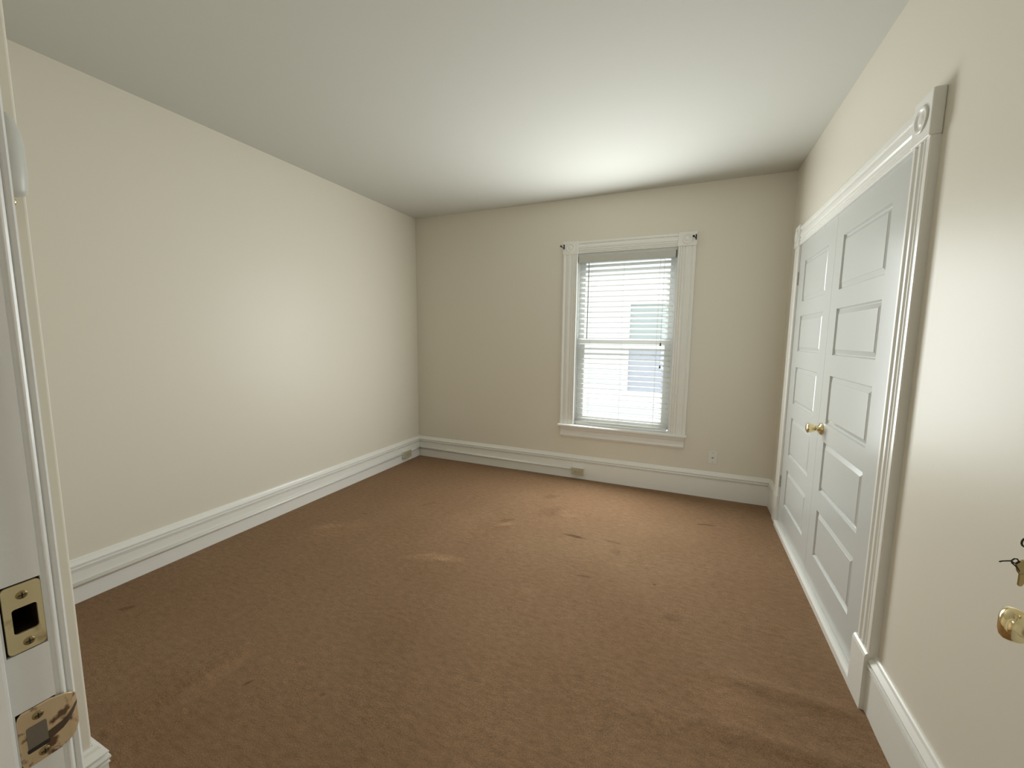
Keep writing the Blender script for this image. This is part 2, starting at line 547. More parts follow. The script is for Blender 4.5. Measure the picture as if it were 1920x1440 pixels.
baseboard('baseboard_near', 'moulded white baseboard at lower right beside the closet', [(XR, PLN0 + 0.002, XR, YF1, -1, 0, 0, 1)])
baseboard('baseboard_return', 'moulded white baseboard wrapping the wall pier at lower left',
          [(PX, YF1, PX, PY, 1, 0, 0, -1), (PX, PY, XL, PY, 0, 1, -1, 1)])

# ------------------------------------------------------------------ casings
def casing_profile(W, D):
    s = D / 0.030
    P = [(0, 0), (0, 0.025), (0.003, 0.029), (0.010, 0.029), (0.012, 0.0225), (0.0145, 0.0225), (0.017, 0.028), (0.024, 0.028), (0.0265, 0.022), (0.029, 0.022),
         (0.032, 0.028), (0.040, 0.028), (0.043, 0.021), (0.046, 0.021), (0.052, 0.0265), (0.065, 0.0285), (0.078, 0.0265), (0.088, 0.021), (0.0915, 0.021),
         (0.094, 0.028), (0.104, 0.030), (0.112, 0.028), (0.115, 0.024), (0.115, 0)]
    return [(a * W / 0.115, o * s) for a, o in P]

def rosette(b, centre, n, r):
    b.lathe(centre, n, [(0.0, r), (0.004, r), (0.006, r * 0.93), (0.006, r * 0.80), (0.001, r * 0.70), (0.0005, r * 0.55), (0.004, r * 0.42), (0.0065, r * 0.2), (0.007, 0.001)], 32)

# closet casing (on the right wall, faces -x)
CT = XR - 0.688
t1 = thing('trim_1', 'glossy white moulded casing around the double closet doors', 'door casing', (XR, 2.74, 0), None, 'structure')
NO, NI, FI, FO = 1.824, 1.940, 3.546, 3.662
ZB, ZT = 2.075, 2.222            # corner block bottom and top
pr = [(a * (NI - NO) / 0.115, o * CT / 0.030) for a, o in
      [(0, 0), (0, 0.026), (0.004, 0.029), (0.016, 0.029), (0.020, 0.020), (0.026, 0.020), (0.032, 0.026), (0.042, 0.029), (0.052, 0.0285), (0.060, 0.0205), (0.064, 0.0205),
       (0.067, 0.026), (0.071, 0.026), (0.074, 0.020), (0.079, 0.020), (0.086, 0.027), (0.098, 0.030), (0.110, 0.029), (0.115, 0.025), (0.115, 0)]]
MB().sweep((XR, NI, 0.23), (0, 0, 1), (0, -1, 0), (-1, 0, 0), ZB - 0.23, pr).build('side_casing', M['trim'], t1)
MB().sweep((XR, FI, 0.23), (0, 0, 1), (0, 1, 0), (-1, 0, 0), ZB - 0.23, pr).build('side_casing', M['trim'], t1)
prh = casing_profile(0.132, CT)
MB().sweep((XR, NI + 0.004, ZB + 0.002), (0, 1, 0), (0, 0, 1), (-1, 0, 0), FI - NI - 0.008, prh).build('head_casing', M['trim'], t1)
for (y0, y1) in ((NO - 0.004, NI + 0.006), (FI - 0.006, FO + 0.004)):
    c = MB().box(XR - CT - 0.006, XR, y0, y1, ZB, ZT).build('corner_block', M['trim'], t1, 0.005, 3)
    b = MB()
    rosette(b, (XR - CT - 0.0055, (y0 + y1) / 2, (ZB + ZT) / 2), (-1, 0, 0), 0.043)
    b.build('rosette', M['trim'], c)
PLP = [(0, 0), (0, 0.037), (0.218, 0.037), (0.229, 0.034), (0.236, 0.028), (0.236, 0)]
MB().sweep((XR, PLN0, 0), (0, 1, 0), (0, 0, 1), (-1, 0, 0), PLN1 - PLN0, PLP).build('plinth_block', M['trim'], t1)
MB().sweep((XR, 3.542, 0), (0, 1, 0), (0, 0, 1), (-1, 0, 0), 0.13, [(z, o * 0.79) for z, o in PLP]).build('plinth_block', M['trim'], t1)
# jamb lining seen at the far side and the head
b = MB()
b.box(XR - 0.02, XR + T, CY1 - 0.002, CY1 + 0.02, 0, CZ1 + 0.02)
b.box(XR - 0.02, XR + T, CY0 - 0.02, CY0 + 0.002, 0, CZ1 + 0.02)
b.box(XR - 0.018, XR + T, CY0, CY1, CZ1 - 0.0055, CZ1 + 0.02)
b.build('jamb', M['trim'], t1)
TH = [(0, 0), (0, 0.037), (0.030, 0.037), (0.036, 0.033), (0.038, 0.026), (0.038, 0)]
struct(MB().sweep((XR, PLN1, 0), (0, 1, 0), (0, 0, 1), (-1, 0, 0), 3.542 - PLN1, TH).build('trim_2', M['trim']),
       'low white threshold strip under the closet doors', 'threshold')

# window casing (on the back wall, faces -y)
t3 = thing('trim_3', 'white moulded window casing with corner blocks, sill and apron', 'window casing', (-0.565, YB, 0.55), None, 'structure')
WO0, WI0, WI1, WO1 = -1.150, -1.006, -0.120, 0.024
WBZ, WTZ, WSZ = 2.205, 2.322, 0.552
WD = 0.030
pw = casing_profile(WI0 - WO0, WD)
MB().sweep((WI0, YB, WSZ), (0, 0, 1), (-1, 0, 0), (0, -1, 0), WBZ - WSZ, pw).build('side_casing', M['trim'], t3)
MB().sweep((WI1, YB, WSZ), (0, 0, 1), (1, 0, 0), (0, -1, 0), WBZ - WSZ, pw).build('side_casing', M['trim'], t3)
MB().sweep((WI0, YB, WBZ), (1, 0, 0), (0, 0, 1), (0, -1, 0), WI1 - WI0, casing_profile(0.112, WD)).build('head_casing', M['trim'], t3)
for (x0, x1) in ((WO0 - 0.004, WI0 + 0.004), (WI1 - 0.004, WO1 + 0.004)):
    c = MB().box(x0, x1, YB - WD - 0.005, YB, WBZ, WTZ).build('corner_block', M['trim'], t3, 0.004, 3)
    b = MB()
    rosette(b, ((x0 + x1) / 2, YB - WD - 0.0045, (WBZ + WTZ) / 2), (0, -1, 0), 0.042)
    b.build('rosette', M['trim'], c)
SP = [(-0.024, 0), (-0.024, 0.060), (-0.019, 0.066), (-0.006, 0.066), (0, 0.060), (0, 0)]
b = MB()
b.sweep((-1.160, YB, WSZ), (1, 0, 0), (0, 0, 1), (0, -1, 0), 1.194, SP)
b.box(WI0 - 0.002, WI1 + 0.002, YB + 0.0005, YB + 0.13, WSZ - 0.020, WSZ - 0.0005)
b.build('sill', M['trim'], t3)
AP = [(0, 0), (0, 0.026), (-0.030, 0.026), (-0.036, 0.022), (-0.042, 0.017), (-0.066, 0.017), (-0.072, 0.020), (-0.076, 0.026), (-0.084, 0.028),
      (-0.094, 0.028), (-0.099, 0.022), (-0.112, 0.014), (-0.116, 0.010), (-0.118, 0)]
MB().sweep((-1.140, YB, WSZ - 0.024), (1, 0, 0), (0, 0, 1), (0, -1, 0), 1.154, AP).build('apron', M['trim'], t3)

# ------------------------------------------------------------------ window sashes and glass
w1 = thing('window_1', 'double hung white window behind the blind', 'window', (-0.565, YB + 0.06, WSZ), None, 'structure')
b = MB()
b.box(WX0 - 0.01, WX0 + 0.004, YB - 0.001, YB + T, WSZ, WZ1)
b.box(WX1 - 0.004, WX1 + 0.01, YB - 0.001, YB + T, WSZ, WZ1)
b.box(WX0, WX1, YB - 0.001, YB + T, WZ1 - 0.012, WZ1 + 0.01)
b.build('frame', M['vinyl'], w1)
def sash(name, y, z0, z1, st, tr_, br):
    b = MB()
    x0, x1 = WX0 + 0.006, WX1 - 0.006
    b.box(x0, x0 + st, y, y + 0.03, z0, z1)
    b.box(x1 - st, x1, y, y + 0.03, z0, z1)
    b.box(x0 + st, x1 - st, y, y + 0.03, z1 - tr_, z1)
    b.box(x0 + st, x1 - st, y, y + 0.03, z0, z0 + br)
    o = b.build(name, M['vinyl'], w1)
    MB().box(x0 + st - 0.004, x1 - st + 0.004, y + 0.013, y + 0.017, z0 + br - 0.004, z1 - tr_ + 0.004).build('pane', M['glass'], o)
sash('upper_sash', YB + 0.098, 1.345, 2.183, 0.050, 0.05, 0.042)
sash('lower_sash', YB + 0.062, 0.565, 1.392, 0.066, 0.042, 0.065)

# ------------------------------------------------------------------ blind
bl = thing('window_blind', 'white horizontal slat blind hung in the window opening', 'blind', (-0.565, YB + 0.02, WSZ))
BX0, BX1 = WX0 + 0.016, WX1 - 0.018
MB().box(BX0 - 0.006, BX1 + 0.004, YB - 0.012, YB + 0.045, 2.122, 2.182).build('headrail', M['valance'], bl, 0.002)
MB().box(BX1 + 0.006, BX1 + 0.014, YB - 0.010, YB + 0.045, 2.125, 2.182).build('end_bracket', M['tassel'], bl)
NS = 31
z_top, z_bot = 2.088, 0.618
PITCH = (z_top - z_bot) / (NS - 1)
TILT = math.radians(20)
def slat_mesh():
    b = MB()
    vs, fs = [], []
    n = 6
    for x in (BX0, BX1):
        for side in (0, 1):
            for k in range(n + 1):
                t = k / n * 2 - 1
                yy = t * 0.0245
                zz = 0.0022 * (1 - t * t) + (0.0018 if side else 0)
                # room edge up, outer edge down
                vs.append((x, yy * math.cos(TILT) + zz * math.sin(TILT), -yy * math.sin(TILT) + zz * math.cos(TILT)))
    q = n + 1
    for k in range(n):
        fs.append((k, k + 1, 2 * q + k + 1, 2 * q + k))
        fs.append((q + k, q + k + 1, 3 * q + k + 1, 3 * q + k))
        fs.append((k, k + 1, q + k + 1, q + k))
        fs.append((2 * q + k, 2 * q + k + 1, 3 * q + k + 1, 3 * q + k))
    for k in (0, n):
        fs.append((k, q + k, 3 * q + k, 2 * q + k))
    b.add(vs, fs)
    return b
proto = None
for i in range(NS):
    z = z_top - PITCH * i
    if proto is None:
        bb = slat_mesh()
        ORIG_SAVE = ORIG[bl.name]
        ORIG[bl.name] = Vector((0, 0, 0))
        proto = bb.build('slat', M['slat'], bl)
        ORIG[bl.name] = ORIG_SAVE
        s = proto
    else:
        s = proto.copy()
        COL.objects.link(s)
        s.parent = bl
    s.location = (0.565, 0.0, z - WSZ)
    s.rotation_euler = (0, 0.0008 * math.sin(i * 1.7), 0)
MB().box(BX0, BX1, YB - 0.004, YB + 0.046, 0.566, 0.586).build('bottom_rail', M['rail'], bl, 0.003)
for x in (-0.872, -0.575, -0.262):
    for yy in (YB - 0.0055, YB + 0.0455):
        MB().tube([(x, yy, 2.13), (x, yy, 0.585)], 0.0009, 6).build('ladder_cord', M['cord'], bl)
MB().tube([(-0.897, YB - 0.020, 2.115), (-0.898, YB - 0.022, 1.40)], 0.0040, 8).build('wand', M['wand'], bl)
for (x, z1) in ((-0.226, 1.372), (-0.222, 1.170)):
    MB().tube([(x - 0.0, YB - 0.018, 2.12), (x, YB - 0.020, z1)], 0.0009, 6).build('lift_cord', M['cord'], bl)
    MB().lathe((x, YB - 0.020, z1), (0, 0, -1), [(0, 0.003), (0.006, 0.006), (0.026, 0.0085), (0.028, 0.006)], 12).build('tassel', M['tassel'], bl)

# ------------------------------------------------------------------ curtain rod brackets left on the corner blocks
def rod_bracket(x, z, d, label):
    t = thing('curtain_bracket', label, 'curtain bracket', (x, YB - 0.035, z), 'empty curtain rod brackets')
    y = YB - 0.035
    MB().plate((x, y, z), (1, 0, 0), (0, 0, 1), (0, -1, 0), rrect(0, 0, 0.010, 0.046, 0.0045), 0.003).build('wall_plate', M['black_iron'], t)
    MB().tube([(x, y - 0.002, z + 0.014), (x, y - 0.010, z + 0.016), (x - d * 0.004, y - 0.016, z + 0.014)], 0.0035, 8).build('upper_prong', M['black_iron'], t)
    MB().tube([(x, y - 0.002, z - 0.014), (x, y - 0.016, z - 0.018), (x - d * 0.006, y - 0.030, z - 0.010), (x - d * 0.018, y - 0.036, z - 0.002)], 0.0035, 8).build('lower_hook', M['black_iron'], t)
    MB().lathe((x - d * 0.020, y - 0.030, z), (0, -1, 0), [(0, 0.006), (0.004, 0.009), (0.014, 0.009), (0.018, 0.005)], 12).build('knob', M['black_iron'], t)
rod_bracket(-1.140, 2.275, 1, 'black iron curtain rod bracket on the left window corner block')
rod_bracket(0.018, 2.272, 1, 'black iron curtain rod bracket on the right window corner block')

# ------------------------------------------------------------------ closet doors
DX = 0.705                                           # front face of the leaves
ROWS = [(1.672, 1.948), (1.332, 1.575), (0.962, 1.222), (0.588, 0.862), (0.215, 0.478)]
DZ0, DZ1 = 0.045, 2.0762
def closet_leaf(name, label, y0, y1, py0, py1, hinge_y):
    t = thing(name, label, 'door', (DX, (y0 + y1) / 2, 0), None, 'structure')
    b = MB()
    x0, x1 = DX, DX + 0.035
    b.box(x0, x1, y0, py0, DZ0, DZ1)
    b.box(x0, x1, py1, y1, DZ0, DZ1)
    zs = [DZ1] + [z for r in ROWS for z in (r[1], r[0])] + [DZ0]
    for k in range(0, len(zs), 2):
        b.box(x0, x1, py0, py1, zs[k + 1], zs[k])
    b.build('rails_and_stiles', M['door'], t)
    # sticking drops into a groove, a wide bevel rises to the raised field
    STEPS = [(0.0, 0.0015), (0.006, 0.010), (0.010, 0.010), (0.030, 0.0025), (0.031, 0.0015)]
    for (z0, z1) in ROWS:
        q = MB()
        vs, fs = [], []
        for (s_, dp) in STEPS:
            vs += [(x0 + dp, y, z) for y, z in ((py0 + s_, z0 + s_), (py1 - s_, z0 + s_), (py1 - s_, z1 - s_), (py0 + s_, z1 - s_))]
        n_ = len(STEPS)
        for r_ in range(n_ - 1):
            for k in range(4):
                k2 = (k + 1) % 4
                fs.append((4 * r_ + k, 4 * r_ + k2, 4 * r_ + 4 + k2, 4 * r_ + 4 + k))
        fs.append(tuple(4 * (n_ - 1) + k for k in range(4)))
        vs += [(x1 - 0.01, y, z) for y, z in ((py0, z0), (py1, z0), (py1, z1), (py0, z1))]
        e_ = 4 * n_
        fs += [(k, e_ + k, e_ + (k + 1) % 4, (k + 1) % 4) for k in range(4)] + [(e_ + 3, e_ + 2, e_ + 1, e_)]
        q.add(vs, fs)
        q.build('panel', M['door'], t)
    for hz in (1.80, 0.30):
        h = MB()
        h.lathe((DX - 0.006, hinge_y, hz), (0, 0, 1), [(0, 0.0035), (0.003, 0.0055), (0.028, 0.0055), (0.030, 0.0045), (0.032, 0.0055), (0.058, 0.0055), (0.060, 0.0045),
                                                  (0.062, 0.0055), (0.088, 0.0055), (0.092, 0.0035)], 12)
        h.build('hinge', M['hinge'], t)
    return t
MEET = 2.766
d2 = closet_leaf('door_2', 'near white five panel closet door with brass knob', CY0 + 0.006, MEET - 0.0012, 2.107, 2.650, CY0 + 0.004)
d3 = closet_leaf('door_3', 'far white five panel closet door next to back wall', MEET + 0.0012, CY1 - 0.006, 2.892, 3.400, CY1 - 0.004)
KY, KZ = 2.702, 0.924
kn = MB().lathe((DX, KY, KZ), (-1, 0, 0), [(0, 0.0335), (0.004, 0.0335), (0.009, 0.030), (0.012, 0.020), (0.014, 0.0125), (0.026, 0.011), (0.030, 0.0135), (0.034, 0.0195),
        (0.040, 0.0215), (0.062, 0.0275), (0.066, 0.0270), (0.0705, 0.0200), (0.071, 0.001)], 36).build('knob', M['brass'], d2)
MB().box(DX - 0.022, DX, MEET + 0.004, MEET + 0.011, KZ - 0.028, KZ + 0.004).build('catch', M['brass'], d3, 0.002)

# ------------------------------------------------------------------ outlets, raceway, coax plate
def receptacle(b_, parent):
    pass
BF = 0.0212
# raceway along the baseboards, white
RZ, RR = 0.104, 0.0115
rw = MB()
rw.tube([(XL + BF + 0.010, PY + 0.03, RZ), (XL + BF + 0.010, 3.585, RZ)], RR, 12)
rw.tube([(XL + BF + 0.010, 3.71, RZ), (XL + BF + 0.010, YB - BF - 0.0145, RZ), (XL + BF + 0.0145, YB - BF - 0.010, RZ), (-1.005, YB - BF - 0.010, RZ - 0.006)], RR, 12)
tag(rw.build('wire_raceway', M['trim']), 'thin white surface wiring tube run along left and back baseboards', 'wiring')

def outlet(name, label, centre, u, n, depth, W, H, side_mat, plate_mat):
    c, u, n = Vector(centre), Vector(u), Vector(n)
    z = Vector((0, 0, 1))
    t = thing(name, label, 'outlet', centre, 'surface outlets on the baseboard')
    MB().plate(c, u, z, n, rrect(0, 0, W * 0.97, H * 0.96, 0.004), depth).build('box', side_mat, t)
    p = MB().plate(c + n * depth, u, z, n, rrect(0, 0, W, H, 0.005), 0.005).build('cover_plate', plate_mat, t, 0.0015)
    for sx in (-0.0195, 0.0195):
        r = MB().plate(c + n * (depth + 0.005) + u * sx, u, z, n, rrect(0, 0, 0.029, 0.034, 0.009), 0.002).build('receptacle', plate_mat, p)
        q = MB()
        for (a, zz, w, h) in ((-0.004, 0.006, 0.008, 0.002), (-0.004, -0.006, 0.009, 0.002), (0.007, 0.0, 0.0045, 0.0045)):
            q.plate(c + n * (depth + 0.0068) + u * (sx + a) + z * zz, u, z, n, rrect(0, 0, w, h, 0.0009, 2), 0.0005)
        q.build('slots', M['slot'], p)
    MB().lathe(c + n * (depth + 0.005), n, [(0, 0.0035), (0.001, 0.0030)], 12).build('screw', M['steel'], p)
outlet('wall_outlet', 'small ivory outlet box on the baseboard below the window', (-0.943, YB - BF, 0.083), (1, 0, 0), (0, -1, 0), 0.036, 0.122, 0.072, M['plastic'], M['ivory'])
outlet('wall_outlet', 'small white outlet box on the left baseboard near the corner', (XL + BF, 3.650, 0.088), (0, 1, 0), (1, 0, 0), 0.034, 0.122, 0.078, M['plastic'], M['ivory'])

cp = thing('cable_plate', 'white cable jack wall plate right of the window', 'wall plate', (0.258, YB, 0.366))
MB().plate((0.258, YB, 0.366), (1, 0, 0), (0, 0, 1), (0, -1, 0), rrect(0, 0, 0.076, 0.116, 0.004), 0.006).build('plate', M['plastic'], cp, 0.002)
MB().lathe((0.258, YB - 0.006, 0.366), (0, -1, 0), [(0, 0.0075), (0.003, 0.0075), (0.003, 0.0048), (0.011, 0.0048), (0.011, 0.003), (0.006, 0.001)], 12).build('jack', M['steel'], cp)
for dz in (0.042, -0.042):
    MB().lathe((0.258, YB - 0.006, 0.366 + dz), (0, -1, 0), [(0, 0.0036), (0.0012, 0.003), (0.0014, 0.001)], 10).build('screw', M['steel'], cp)

# ------------------------------------------------------------------ entry: jamb, stop, casing, strikes
t4 = thing('trim_4', 'white painted entry door jamb and casing at left edge', 'door frame', (JX, YF1, 0), None, 'structure')
# mortises: (y0, y1, z0, z1) for each strike plate
MD = (0.1470, 0.1765, 1.0772, 1.1530)
MK = (0.1470, 0.1775, 0.9480, 1.0130)
def faced(b, x0, x1, y0, y1, z0, z1, holes):
    zz = z0
    for (a, c, p, q) in sorted(holes, key=lambda h: h[2]):
        b.box(x0, x1, y0, y1, zz, p)
        if a > y0:
            b.box(x0, x1, y0, a, p, q)
        if c < y1:
            b.box(x0, x1, c, y1, p, q)
        zz = q
    b.box(x0, x1, y0, y1, zz, z1)
b = MB()
faced(b, JX - 0.004, JX, YF0 - 0.012, YF1, 0, EZ, [MD, MK])
b.box(HX, HX + 0.02, YF0 - 0.012, YF1, 0, EZ)
b.box(JX - 0.02, HX + 0.02, YF0 - 0.012, YF1, EZ, EZ + 0.02)
b.build('jamb', M['jamb'], t4)
HD = (0.1535, 0.1725, 1.0985, 1.1270)
HK = (0.1530, 0.1700, 0.9640, 0.9970)
b = MB()
faced(b, JX - 0.055, JX - 0.004, YF0 - 0.01, YF1 - 0.001, 0, EZ, [HD])
b.box(JX - 0.072, JX - 0.055, YF0 - 0.01, YF1 - 0.001, 0, EZ)
b.build('jamb_core', M['raw_wood'], t4)
b = MB()
STY0, STY1 = 0.100, 0.1435
for (x0, x1) in ((JX, JX + 0.011), (HX - 0.011, HX)):
    b.sweep((x0, STY0, 0), (0, 0, 1), (1, 0, 0), (0, 1, 0), EZ, [(0, 0), (x1 - x0, 0.0), (x1 - x0, STY1 - STY0), (0, STY1 - STY0)])
b.box(JX + 0.011, HX - 0.011, STY0, STY1, EZ - 0.012, EZ)
b.build('door_stop', M['jamb'], t4, 0.003)
# room side casing: edge beads face the opening
EC = [(0.003, 0), (0.003, 0.004), (0.001, 0.0065), (0.003, 0.009), (0.006, 0.0095), (0.004, 0.0115), (0.004, 0.0145), (0.007, 0.017), (0.012, 0.018),
      (0.018, 0.014), (0.04, 0.012), (0.06, 0.016), (0.09, 0.016), (0.108, 0.018), (0.115, 0.015), (0.115, 0)]
MB().sweep((JX, YF1, 0), (0, 0, 1), (-1, 0, 0), (0, 1, 0), EZ, EC).build('side_casing', M['jamb'], t4)
MB().sweep((HX, YF1, 0), (0, 0, 1), (1, 0, 0), (0, 1, 0), EZ, EC).build('side_casing', M['jamb'], t4)
MB().box(JX - 0.115, HX + 0.115, YF1, YF1 + 0.018, EZ, EZ + 0.13).build('head_casing', M['jamb'], t4, 0.003)

def screw(parent, x, y, z, mat):
    b = MB().lathe((x - 0.0005, y, z), (1, 0, 0), [(0, 0.0046), (0.0010, 0.0042), (0.0016, 0.003), (0.0018, 0.001)], 16)
    o = b.build('screw', mat, parent)
    q = MB()
    q.box(x + 0.0005, x + 0.0016, y - 0.0028, y + 0.0028, z - 0.0005, z + 0.0005)
    q.box(x + 0.0005, x + 0.0016, y - 0.0005, y + 0.0005, z - 0.0028, z + 0.0028)
    q.build('screw_slot', M['slot'], parent)

st = thing('strike_plate', 'pale brass deadbolt strike plate with square hole, upper one on jamb', 'strike plate', (JX, 0.162, 1.115), 'strike plates on the entry jamb')
cy, cz = (MD[0] + MD[1]) / 2, (MD[2] + MD[3]) / 2
MB().plate((JX - 0.0015, 0, 0), (0, 1, 0), (0, 0, 1), (1, 0, 0), rrect(cy + 0.0005, cz, 0.0275, 0.0725, 0.004),
           0.0022, rrect((HD[0] + HD[1]) / 2, (HD[2] + HD[3]) / 2, HD[1] - HD[0] - 0.001, HD[3] - HD[2] - 0.001, 0.0025)).build('plate', M['brass_dull'], st)
screw(st, JX + 0.0007, cy + 0.0005, 1.1395, M['screw_brass'])
screw(st, JX + 0.0007, cy + 0.0015, 1.0875, M['screw_brass'])

st = thing('strike_plate', 'worn tarnished brass latch strike with curved lip, lower one on jamb', 'strike plate', (JX, 0.162, 0.98), 'strike plates on the entry jamb')
b = MB()
# plate bends over the jamb edge into a lip
path = [(0.1470, 0.0), (0.1482, 0.0), (0.1510, 0.0), (0.160, 0.0), (0.172, 0.0), (0.179, 0.0006), (0.183, 0.0004), (0.186, -0.0005), (0.189, -0.0020), (0.1915, -0.004), (0.1933, -0.0062), (0.1945, -0.009)]
zl = [(0.9560, 1.0050), (0.9515, 1.0095), (0.9485, 1.0125), (0.9485, 1.0125), (0.9485, 1.0125), (0.9505, 1.0105), (0.9518, 1.0092), (0.9535, 1.0075), (0.9560, 1.0050), (0.9590, 1.0020), (0.9618, 0.9992), (0.9650, 0.9960)]
vs, fs = [], []
K = 9
th = 0.002
for lay in (0, 1):
    for (y, dx), (za, zb) in zip(path, zl):
        for k in range(K):
            vs.append((JX + dx - 0.0008 + (th if lay else 0), y, za + (zb - za) * k / (K - 1)))
n = len(path)
for lay in (0, 1):
    for i in range(n - 1):
        for k in range(K - 1):
            if i == 0 and 2 <= k <= 5:
                pass
            a = lay * n * K + i * K + k
            fs.append((a, a + 1, a + K + 1, a + K))
for i in range(n - 1):
    for k in (0, K - 1):
        a = i * K + k
        fs.append((a, a + K, a + K + n * K, a + n * K))
for i in (0, n - 1):
    for k in range(K - 1):
        a = i * K + k
        fs.append((a, a + 1, a + 1 + n * K, a + n * K))
b.add(vs, fs)
pl = b.build('plate', M['brass_worn'], st, 0.0012)
MB().plate((JX + 0.0011, 0, 0), (0, 1, 0), (0, 0, 1), (1, 0, 0), rrect(0.1600, 0.9800, 0.0150, 0.0260, 0.002), 0.0006).build('latch_hole', new_mat('grimy_latch_hole', (0.20, 0.17, 0.135), 0.7, 0.3), st)
MB().plate((JX + 0.0013, 0, 0), (0, 1, 0), (0, 0, 1), (1, 0, 0), rrect(0.1600, 0.9665, 0.0165, 0.0045, 0.0015), 0.0006).build('latch_slot', M['slot'], st)
# grime line worn across the lip by the latch bolt
vs, fs = [], []
line = [q for q in path if q[0] >= 0.160]
for i, (y, dx) in enumerate(line):
    t_ = i / (len(line) - 1)
    zc = 0.9700 + 0.0175 * min(1, t_ * 1.3)
    hw = 0.0042 * (1 - t_) + 0.0012
    vs += [(JX + dx + 0.0016, y, zc - hw), (JX + dx + 0.0016, y, zc + hw)]
for i in range(len(line) - 1):
    fs.append((2 * i, 2 * i + 2, 2 * i + 3, 2 * i + 1))
MB().add(vs, fs).build('wear_mark', M['wear'], st)
screw(st, JX + 0.0013, 0.1620, 1.0020, M['screw_brass'])
screw(st, JX + 0.0013, 0.1635, 0.9580, M['screw_brass'])

# ------------------------------------------------------------------ entry door, swung open out of frame at right
hinge = Vector((HX + 0.004, YF1 + 0.004, 0))
du = Vector((0.508, 0.8613, 0))            # along the leaf
dn = Vector((-0.8613, 0.508, 0))           # face that carries knob and key
dw, dth = 0.755, 0.035
en = thing('door_1', 'open white entry door at right edge with brass knob', 'door', tuple(hinge), None, 'structure')
b = MB()
P = lambda s, o, z: hinge + du * s + dn * o + Vector((0, 0, z))
def dbox(b, s0, s1, o0, o1, z0, z1):
    vs = [P(s, o, z) for s in (s0, s1) for o in (o0, o1) for z in (z0, z1)]
    b.add(vs, [(0, 1, 3, 2), (4, 6, 7, 5), (0, 4, 5, 1), (2, 3, 7, 6), (0, 2, 6, 4), (1, 5, 7, 3)])
dbox(b, 0.0, 0.11, -dth, 0, 0.02, 2.03)
dbox(b, dw - 0.11, dw, -dth, 0, 0.02, 2.03)
zs = [2.03, 1.92, 1.65, 1.55, 1.29, 1.19, 0.95, 0.85, 0.60, 0.50, 0.24, 0.02]
for k in range(0, 12, 2):
    dbox(b, 0.11, dw - 0.11, -dth, 0, zs[k + 1], zs[k])
dbox(b, 0.11, dw - 0.11, -dth + 0.010, -0.010, 0.24, 1.92)
b.build('leaf', M['door'], en)
KNOB = [(0, 0.032), (0.003, 0.032), (0.008, 0.028), (0.010, 0.017), (0.012, 0.0115), (0.022, 0.011), (0.026, 0.014), (0.030, 0.0195), (0.036, 0.0228), (0.044, 0.0245), (0.051, 0.0235),
        (0.0560, 0.0195), (0.0585, 0.012), (0.059, 0.001)]
KS = 0.694
MB().lathe(P(KS, 0, 0.997), dn, KNOB, 36).build('knob', M['brass'], en)
MB().lathe(P(KS, 0, 1.125), dn, [(0, 0.031), (0.006, 0.030), (0.013, 0.024), (0.016, 0.014), (0.0165, 0.001)], 32).build('deadbolt_cylinder', M['brass'], en)
MB().lathe(P(KS, -dth, 0.997), -dn, KNOB, 24).build('knob', M['brass'], en)
for hz in (0.2, 1.0, 1.8):
    MB().lathe(hinge + Vector((0.0, 0.006, hz)), (0, 0, 1), [(0, 0.005), (0.09, 0.005)], 12).build('hinge', M['brass'], en)

# keys: one in the deadbolt, a wire ring through its bow, one more key hanging from the ring
kr = thing('key_ring', 'brass keys on a thin wire ring hanging from the entry deadbolt', 'keys', tuple(P(KS, 0.02, 1.125)))
b = MB()
o0 = P(KS, 0.012, 1.125)
b.plate(o0 + du * -0.0012, dn, (0, 0, 1), du, rrect(0.012, 0, 0.020, 0.008, 0.002), 0.0022)
b.plate(o0 + du * -0.0012, dn, (0, 0, 1), du, rrect(0.021, 0, 0.018, 0.022, 0.007), 0.0022, rrect(0.025, 0, 0.006, 0.009, 0.0029))
b.build('key', M['key_brass'], kr)
MB().tube([(0.4066, 0.7448, 1.1119), (0.4100, 0.7464, 1.1127), (0.4139, 0.7481, 1.1129), (0.4213, 0.7513, 1.1131), (0.4250, 0.7532, 1.1160), (0.4285, 0.7545, 1.1158),
           (0.4310, 0.7552, 1.1125), (0.4345, 0.757, 1.1110), (0.4400, 0.760, 1.1120)], 0.0009, 8).build('wire_ring', M['dark_wire'], kr)
MB().tube([(0.4213, 0.7513, 1.1131), (0.4225, 0.7515, 1.1100), (0.4262, 0.7530, 1.1070), (0.4298, 0.7539, 1.1035), (0.4325, 0.7548, 1.0990)], 0.0009, 8).build('wire_ring', M['dark_wire'], kr)
MB().tube([(0.4213, 0.7513, 1.1131), (0.4245, 0.7520, 1.1105), (0.4275, 0.7535, 1.1100), (0.4310, 0.7552, 1.1125)], 0.0009, 8).build('wire_ring', M['dark_wire'], kr)
b = MB()
ku = Vector((0.92, 0.39, 0)).normalized()
kw = Vector((-0.39, 0.92, 0))
kc = Vector((0.4395, 0.7575, 1.1050))
b.plate(kc, ku, (0, 0, 1), kw, [(-0.0125, 0.004), (-0.004, 0.0095), (0.006, 0.0095), (0.0125, 0.002), (0.0095, -0.0065), (0.002, -0.0105), (-0.006, -0.0105), (-0.0095, -0.006)], 0.0022)
b.plate(kc, ku, (0, 0, 1), kw, [(-0.0055, -0.009), (-0.0055, -0.0262), (-0.0040, -0.0280), (-0.0010, -0.0280), (0.0010, -0.0255), (0.0018, -0.020), (0.0008, -0.017), (0.0020, -0.013), (0.0018, -0.009)], 0.0022)
b.build('key', M['key_brass'], kr)
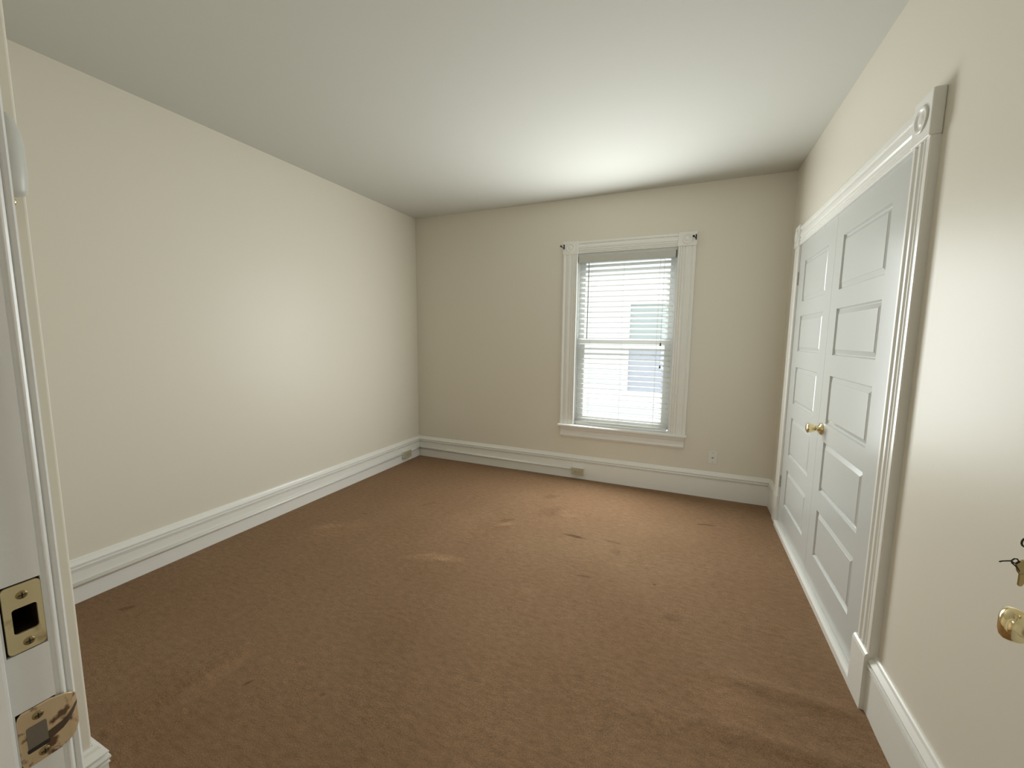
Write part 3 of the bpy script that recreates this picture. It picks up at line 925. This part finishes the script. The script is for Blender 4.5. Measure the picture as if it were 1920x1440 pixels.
ring = [Vector((0.4385, 0.7610, 1.1385)) + ku * (0.0065 * math.cos(a)) + Vector((0, 0, 0.0065 * math.sin(a))) for a in [2 * math.pi * k / 24 for k in range(24)]]
MB().tube(ring, 0.0012, 8, True).build('split_ring', M['dark_wire'], kr)

# ------------------------------------------------------------------ wall lamp on the pier
sc = thing('wall_lamp', 'unlit frosted glass wall lamp with brass finial on the left pier', 'lamp', (PX, 0.425, 1.70))
LX, LY = -1.440, 0.4400
MB().lathe((PX, 0.425, 1.79), (1, 0, 0), [(0, 0.03), (0.006, 0.03), (0.010, 0.022), (0.012, 0.001)], 24).build('back_plate', M['brass'], sc)
MB().tube([(PX + 0.01, 0.425, 1.79), (PX + 0.018, 0.426, 1.72), (PX + 0.03, 0.43, 1.703), (LX, LY, 1.712)], 0.004, 10).build('arm', M['brass'], sc)
sh = [(0.0, 0.010), (0.004, 0.022), (0.014, 0.0285), (0.05, 0.0305), (0.11, 0.0305), (0.142, 0.028), (0.168, 0.020), (0.180, 0.010), (0.184, 0.001)]
MB().lathe((LX, LY, 1.719), (0, 0, 1), sh, 32).build('shade', M['frosted'], sc)
MB().lathe((LX, LY, 1.719), (0, 0, -1), [(0, 0.004), (0.004, 0.004), (0.006, 0.0075), (0.011, 0.010), (0.017, 0.0085), (0.021, 0.004), (0.022, 0.001)], 20).build('finial', M['brass'], sc)

# ------------------------------------------------------------------ outside: the house next door
struct(MB().box(-14, 12, YB + T, 8.0, -0.75, -0.60).build('ground', M['gravel']), 'pale concrete yard between the houses', 'ground')
nh = thing('neighbor_house', 'white clapboard house next door seen through the blind', 'building', (-1, 8.0, -0.6))
b = MB()
z = -0.6
NW0, NW1, NZ0, NZ1 = -1.02, -0.28, 0.42, 2.04
while z < 4.2:
    z2 = z + 0.115
    segs = [(-9, NW0 - 0.09), (NW1 + 0.09, 6)] if (z2 > NZ0 - 0.09 and z < NZ1 + 0.09) else [(-9, 6)]
    for x0, x1 in segs:
        vs = [(x0, 7.985, z), (x1, 7.985, z), (x1, 8.004, z2), (x0, 8.004, z2), (x0, 8.03, z), (x1, 8.03, z), (x1, 8.03, z2), (x0, 8.03, z2)]
        b.add(vs, [(0, 1, 2, 3), (0, 4, 5, 1), (3, 2, 6, 7), (0, 3, 7, 4), (1, 5, 6, 2), (4, 7, 6, 5)])
    z = z2
b.build('siding', M['siding'], nh)
MB().box(-9, 6, 7.5, 8.6, 4.2, 4.4).build('eave', M['out_trim'], nh)
fr_ = MB()
fr_.box(NW0 - 0.09, NW0, 7.97, 8.05, NZ0 - 0.09, NZ1 + 0.10)
fr_.box(NW1, NW1 + 0.09, 7.97, 8.05, NZ0 - 0.09, NZ1 + 0.10)
fr_.box(NW0, NW1, 7.97, 8.05, NZ1, NZ1 + 0.10)
fr_.box(NW0, NW1, 7.96, 8.05, NZ0 - 0.09, NZ0)
fr_.box(NW0, NW1, 7.99, 8.04, 1.22, 1.36)
wf = fr_.build('window_frame', M['out_trim'], nh)
MB().box(NW0, NW1, 8.02, 8.03, 1.36, NZ1).build('pane', M['out_pane'], wf)
MB().box(NW0, NW1, 8.02, 8.03, NZ0, 1.22).build('pane', M['out_shade'], wf)
